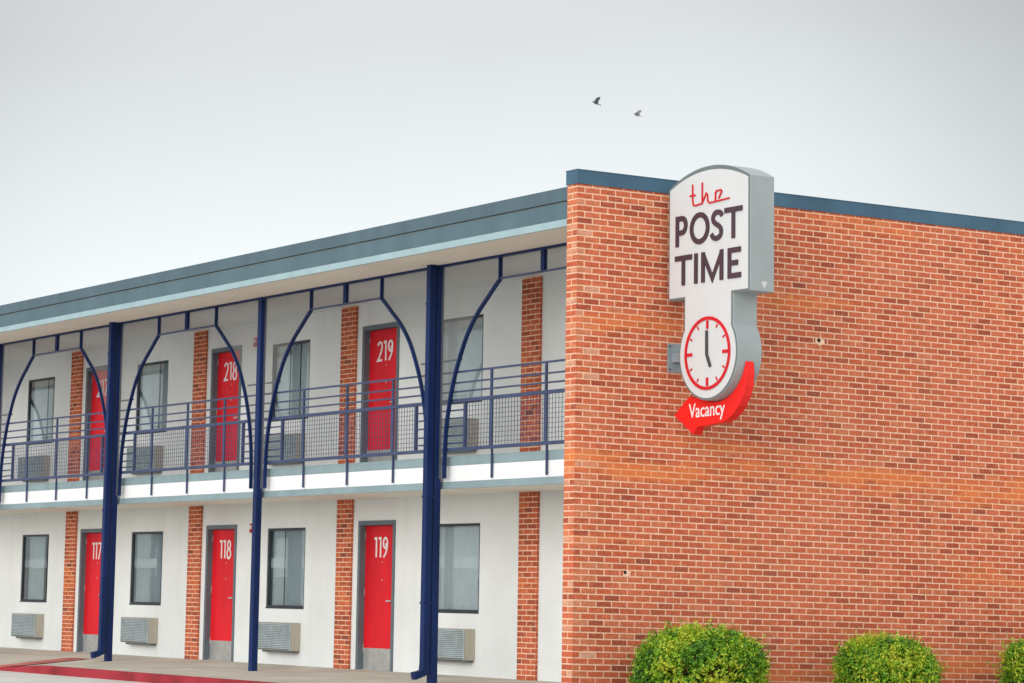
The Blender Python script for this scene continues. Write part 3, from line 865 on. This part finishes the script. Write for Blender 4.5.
# ------------------------------------------------------------------ camera (solved from the brick courses, posts and pilasters)
F, O = 2804.728, Vector((25.0236, -17.3762, .6966))
yaw, pitch, roll = 1.1026, .1409, .0312
fw = Vector((-math.sin(yaw)*math.cos(pitch), math.cos(yaw)*math.cos(pitch), math.sin(pitch)))
r0 = Vector((math.cos(yaw), math.sin(yaw), 0)); u0 = r0.cross(fw)
rv = math.cos(roll)*r0+math.sin(roll)*u0; uv = -math.sin(roll)*r0+math.cos(roll)*u0
cam = bpy.data.cameras.new('camera'); co = bpy.data.objects.new('camera', cam); COL.objects.link(co)
mw = Matrix.Identity(4)
for i in range(3): mw[i][0], mw[i][1], mw[i][2], mw[i][3] = rv[i], uv[i], -fw[i], O[i]
co.matrix_world = mw
cam.sensor_width = 36; cam.lens = F*36/1024; cam.shift_x = 322.54/1024; cam.shift_y = -126.02/1024
cam.clip_start = .5; cam.clip_end = 3000
S.camera = co
def at(px, py, D):
    d = fw+rv*((px-512+322.54)/F)-uv*((py-341.5+126.02)/F)
    return O+d.normalized()*D
bird(at(595.5, 103, 100), M['bird_dark'], R(236), R(14), -24, .62, 'dark flying bird with raised wings, the left one of the two', .68)
bird(at(637, 115, 112), M['bird_grey'], R(225), R(-22), -16, .55, 'pale grey flying bird with raised wings, the right one of the two', .76)

# ------------------------------------------------------------------ light: overcast
SUN_EL, SUN_AZ = 9, 150      # azimuth of the brighter part of the cloud, degrees from +Y clockwise
w = bpy.data.worlds.new('World'); S.world = w; w.use_nodes = True
nt = w.node_tree; bg = nt.nodes['Background']
sky = nt.nodes.new('ShaderNodeTexSky'); sky.sky_type = 'NISHITA'; sky.sun_disc = False
sky.sun_elevation = R(SUN_EL); sky.sun_rotation = R(SUN_AZ)
tc = nt.nodes.new('ShaderNodeTexCoord'); sp = nt.nodes.new('ShaderNodeSeparateXYZ'); lk(nt, tc.outputs['Generated'], sp.inputs[0])
nz = noise(nt, tc.outputs['Generated'], 2.2, 5, .5)
el = mth(nt, 'ADD', sp.outputs['Z'], mth(nt, 'MULTIPLY', mth(nt, 'SUBTRACT', nz, .5), .12))
K = 10.0
def cl(r_, g_, b_): return (r_*K*.1, g_*K*.1, b_*K*.1)
cloud = ramp(nt, el, [(0, cl(.60, .63, .645)), (.08, cl(.63, .655, .665)), (.125, cl(.585, .62, .63)), (.205, cl(.44, .455, .463)), (.30, cl(.42, .445, .45)), (.55, cl(.85, .89, .92)), (1.0, cl(1, 1, 1))])
# brighter mid view, lens falloff put into the sky, and a bright veil where the sun stands behind the deck
def toward(d, lo, hi, a, b_):
    dp = nt.nodes.new('ShaderNodeVectorMath'); dp.operation = 'DOT_PRODUCT'
    lk(nt, tc.outputs['Generated'], dp.inputs[0]); dp.inputs[1].default_value = d
    mr = nt.nodes.new('ShaderNodeMapRange'); mr.interpolation_type = 'SMOOTHSTEP'
    for q, v in zip(('From Min', 'From Max', 'To Min', 'To Max'), (lo, hi, a, b_)): mr.inputs[q].default_value = v
    lk(nt, dp.outputs['Value'], mr.inputs['Value']); return mr.outputs['Result']
veil = nt.nodes.new('ShaderNodeMix'); veil.data_type = 'RGBA'; veil.blend_type = 'MIX'; veil.inputs['Factor'].default_value = .94
lk(nt, sky.outputs[0], veil.inputs['A'])
gain = nt.nodes.new('ShaderNodeVectorMath'); gain.operation = 'SCALE'
lk(nt, cloud, gain.inputs[0])
# the cloud deck gets brighter towards the zenith, as an overcast sky does
zb_ = nt.nodes.new('ShaderNodeMapRange'); zb_.inputs['From Min'].default_value = .25; zb_.inputs['From Max'].default_value = .8
zb_.inputs['To Min'].default_value = 10.0; zb_.inputs['To Max'].default_value = 11.5; lk(nt, sp.outputs['Z'], zb_.inputs['Value'])
az = R(SUN_AZ); el_ = R(SUN_EL)
sd = Vector((math.sin(az)*math.cos(el_), math.cos(az)*math.cos(el_), math.sin(el_)))
bank = (fw+rv*((430-512+322.54)/F)-uv*((190-341.5+126.02)/F)).normalized()
glow = mth(nt, 'MULTIPLY', toward(sd, .1, 1.0, 1.0, 1.6), toward(bank, math.cos(R(13.5)), 1.0, .87, 1.27))
lk(nt, mth(nt, 'MULTIPLY', zb_.outputs[0], glow), gain.inputs['Scale'])
lk(nt, gain.outputs[0], veil.inputs['B'])
lk(nt, veil.outputs['Result'], bg.inputs['Color']); bg.inputs['Strength'].default_value = .10
sl = bpy.data.lights.new('sun', 'SUN'); so = bpy.data.objects.new('sun', sl); COL.objects.link(so)
sl.energy = 1.5; sl.angle = R(40); sl.color = (1, .96, .9)
so.rotation_euler = sd.to_track_quat('Z', 'Y').to_euler()

S.view_settings.view_transform = 'Standard'; S.view_settings.look = 'None'
S.view_settings.exposure = .44; S.view_settings.gamma = 1
S.render.engine = 'CYCLES'; S.cycles.max_bounces = 8; S.cycles.transparent_max_bounces = 16
S.cycles.use_denoising = True
